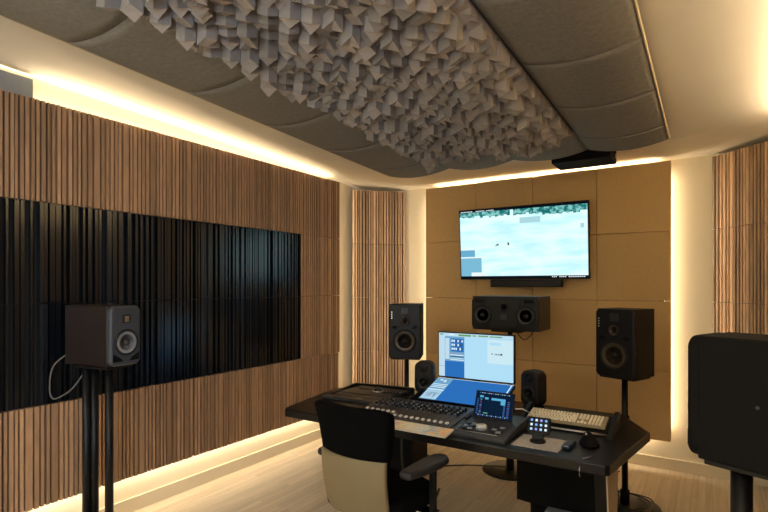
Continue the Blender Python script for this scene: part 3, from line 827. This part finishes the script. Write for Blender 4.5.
# upper cushion (outer face -> inner face)
fo = back_pt(.51, .435, .735, 1.005, -.235, 0, .055)
def topsh(fn):
    def g(u, v):
        x, y, z = fn(u, v); s = abs(2*u-1)
        z -= .030*(s**6)*max(0, (v-.5)*2)
        z += .012*(1-s*s)*-1*max(0, (v-.6)*2.5)
        return (x, y, z)
    return g
MBc = MB(); MBc.grid(topsh(fo), 14, 8, topsh(lambda u, v: (fo(u, v)[0], fo(u, v)[1] + .055 + .012*math.sin(math.pi*v), fo(u, v)[2])))
MBc.build('back_cushion', CUSHION, t, bevel=.012, seg=3)
fs = back_pt(.435, .42, .44, .742, -.242, 0, .055)
def shell_f(u, v):
    x, y, z = fs(u, v); s = abs(2*u-1)
    z += .045*(s**5)*(1-v)**2
    z -= .010*s*s*0
    return (x, y, z)
MBc = MB(); MBc.grid(shell_f, 14, 10, lambda u, v: (shell_f(u, v)[0], shell_f(u, v)[1]+.022, shell_f(u, v)[2]))
MBc.build('back_shell', SHELL, t, bevel=.006, seg=3)
fl = back_pt(.42, .36, .49, .745, -.215, 0, .05)
MBc = MB(); MBc.grid(fl, 10, 6, lambda u, v: (fl(u, v)[0], fl(u, v)[1]+.045, fl(u, v)[2]))
MBc.build('lumbar_cushion', CUSHION, t, bevel=.01, seg=2)
b = MB()
b.prism([(-.20,-.20),(.20,-.20),(.245,-.10),(.25,.14),(.22,.24),(.12,.275),(-.12,.275),(-.22,.24),(-.25,.14),(-.245,-.10)], .425, .52)
b.build('seat', CUSHION, t, bevel=.035, seg=4)
MB().box(-.12, .12, -.16, .12, .375, .424).build('tilt_mechanism', BLACK, t, bevel=.008)
MB().prism([(-.205, .40), (-.19, .43), (-.1, .42), (-.1, .38), (-.2, .385)], -.035, .035, 'x').build('back_bracket', CHROME, t)
for s in (-1, 1):
    x = s*.285
    b = MB(); b.prism([(x-.014, .085), (x+.014, .085), (x+.014, .120), (x-.014, .120)], .42, .66); p_ = b.build('arm_post', BLACK, t, bevel=.004)
    b = MB(); b.prism([(min(s*.12, s*.31), .06), (max(s*.12, s*.31), .06), (max(s*.12, s*.31), .14), (min(s*.12, s*.31), .14)], .395, .422); b.build('arm_bracket', CHROME, t, bevel=.003)
    out = [(x-.035, -.15), (x+.03, -.15), (x+.055, -.03), (x+.062, .10), (x+.05, .18), (x+.02, .215), (x-.02, .215), (x-.05, .18), (x-.058, .10), (x-.05, -.03)]
    b = MB(); b.prism(out, .655, .695); b.build('armrest', ARM, t, bevel=.016, seg=4)
MB().cyl((0, 0, .10), .026, .28).build('gas_column', CHROME, t)
for k in range(5):
    a = R(72*k + 20); ca, sa = math.cos(a), math.sin(a)
    b = MB(); b.M = Matrix.Rotation(a, 4, 'Z')
    b.add([(.02,-.028,.085),(.02,.028,.085),(.02,.028,.135),(.02,-.028,.135),(.30,-.015,.068),(.30,.015,.068),(.30,.015,.092),(.30,-.015,.092)],
          [(0,3,2,1),(4,5,6,7),(0,1,5,4),(1,2,6,5),(2,3,7,6),(3,0,4,7)])
    lg = b.build('base_leg', CHROME, t, bevel=.004)
    b = MB(); b.M = Matrix.Rotation(a, 4, 'Z')
    b.cyl((.285, -.025, .029), .029, .018, (0, 1, 0), 16); b.cyl((.285, .008, .029), .029, .018, (0, 1, 0), 16); b.cyl((.285, 0, .03), .006, .045)
    b.build('caster', RUBBER, lg)

# ------------------------------------------------------------------ cables
def smooth(pts, n=8):
    P_ = [Vector(p) for p in pts]; out = []
    for i in range(len(P_)-1):
        p0, p1, p2, p3 = P_[max(i-1, 0)], P_[i], P_[i+1], P_[min(i+2, len(P_)-1)]
        for k in range(n):
            t_ = k/n
            out.append(.5*((2*p1) + (-p0+p2)*t_ + (2*p0-5*p1+4*p2-p3)*t_*t_ + (-p0+3*p1-3*p2+p3)*t_**3))
    out.append(P_[-1]); return out
def cable(label, pts, r=.004, mat=CABLE, name='cable', grp=None):
    tag(MB().tube(smooth(pts), r).build(name, mat), label, 'cable', grp)
cable('black cable running across the floor behind the chair arm to the centre stand', [(-2.3, 3.95, .005), (-2.1, 3.98, .005), (-1.95, 4.12, .005), (-1.8, 4.18, .02), (-1.60, 4.25, .03), (-1.49, 4.27, .04)], .006)
cable('grey cable looping from the left surround speaker down the black slats', [(-3.205, 1.63, 1.22), (-3.25, 1.58, 1.20), (-3.295, 1.50, 1.12), (-3.30, 1.48, 1.0), (-3.29, 1.49, .93), (-3.25, 1.52, .94), (-3.18, 1.56, 1.0), (-3.12, 1.62, 1.134)], .0045, CABLEW)
cable('thin black cable hanging under the right end of the centre speaker', [(-1.43, 4.33, 1.214), (-1.40, 4.34, 1.16), (-1.36, 4.34, 1.13), (-1.31, 4.34, 1.16), (-1.28, 4.33, 1.214)], .004)
r = random.Random(11)
for k in range(4):
    a0 = r.random()*6
    pts = [(RX-.03, RY-.02, .40-.05*k), (RX-.05-.02*k, RY-.04, .22), (RX-.03-.015*k, RY-.08, .05)]
    for q in range(5):
        a_ = a0 + q*(.8+.2*k); rr = .12 + .028*k
        pts.append((RX + rr*math.cos(a_), RY + rr*math.sin(a_), .026 + .004*k))
    cable(f"black cable tangled on the right stand base, {['lowest and tightest loop', 'second loop outward', 'third loop outward', 'widest loop'][k]}", pts, .0045, CABLE, 'coiled_cable', 'cables coiled on the right stand base')
cable('dark cable hanging under the left part of the desk beside the rack', [(-1.88, 3.20, .70), (-1.87, 3.15, .45), (-1.86, 3.17, .2), (-1.84, 3.22, .01), (-1.75, 3.4, .006), (-1.80, 3.6, .006)], .009)
cable('black cable hugging the left stand base on the floor', [(LX+.02, LY-.02, .3), (LX+.05, LY-.06, .05), (LX+.12, LY-.05, .03), (LX+.16, LY+.05, .025), (LX+.05, LY+.12, .025)], .006)
# pole cables on stands
cable('thin black cable hanging beside the right stand pole', [(RX-.035, RY-.02, .62), (RX-.07, RY-.03, .52), (RX-.06, RY-.03, .40), (RX-.035, RY-.02, .30)], .004)

# ------------------------------------------------------------------ light, world, camera
wd = bpy.data.worlds.new('world'); scn.world = wd; wd.use_nodes = True
bgn = wd.node_tree.nodes['Background']; bgn.inputs[0].default_value = (.45, .62, 1.0, 1); bgn.inputs[1].default_value = .6
ld = bpy.data.lights.new('fill_daylight', 'AREA'); ld.shape = 'RECTANGLE'; ld.size = 1.3; ld.size_y = 1.2; ld.energy = 130; ld.color = (.62, .79, 1.0)  # cool fill light added outside the unseen window
lo = bpy.data.objects.new('fill_daylight', ld); COL.objects.link(lo); lo.location = (XR+.15, -1.5, 1.65); lo.rotation_euler = (R(90), 0, 0)
lo.rotation_euler = (R(90), 0, R(180)) if False else (R(-90), 0, R(180))
lo.rotation_euler = Vector((-1, 0, 0)).to_track_quat('-Z', 'Z').to_euler()

# round fill lamps added over the unseen rear half to lift the ambient light
for k, (px, py) in enumerate(((-2.5, -.9), (-.9, -.9))):
    zz = zc(py)
    t = thing('added_fill_lamp', f"added round warm fill lamp over the unseen rear of the room, {'left' if k == 0 else 'right'} one", 'lamp', (px, py, zz-.03))
    MB().lathe([(.20, 0), (.20, .028), (.19, .03)], n=36).build('housing', WHITE, t)
    MB().lathe([(.185, -.002), (.185, .001)], n=36).build('diffuser', em('fill_lamp_warm', (1.0, .94, .84), 85), t)
cam = bpy.data.cameras.new('camera'); cam.lens = 24; cam.sensor_width = 36; cam.shift_y = 29/768; cam.clip_start = .02
co = bpy.data.objects.new('camera', cam); COL.objects.link(co); co.location = (0, 0, 1.6); co.rotation_euler = (R(90), 0, R(32.7))
scn.camera = co
vs = scn.view_settings; vs.view_transform = 'Standard'; vs.look = 'None'; vs.gamma = 1; vs.exposure = 0; vs.use_curve_mapping = False
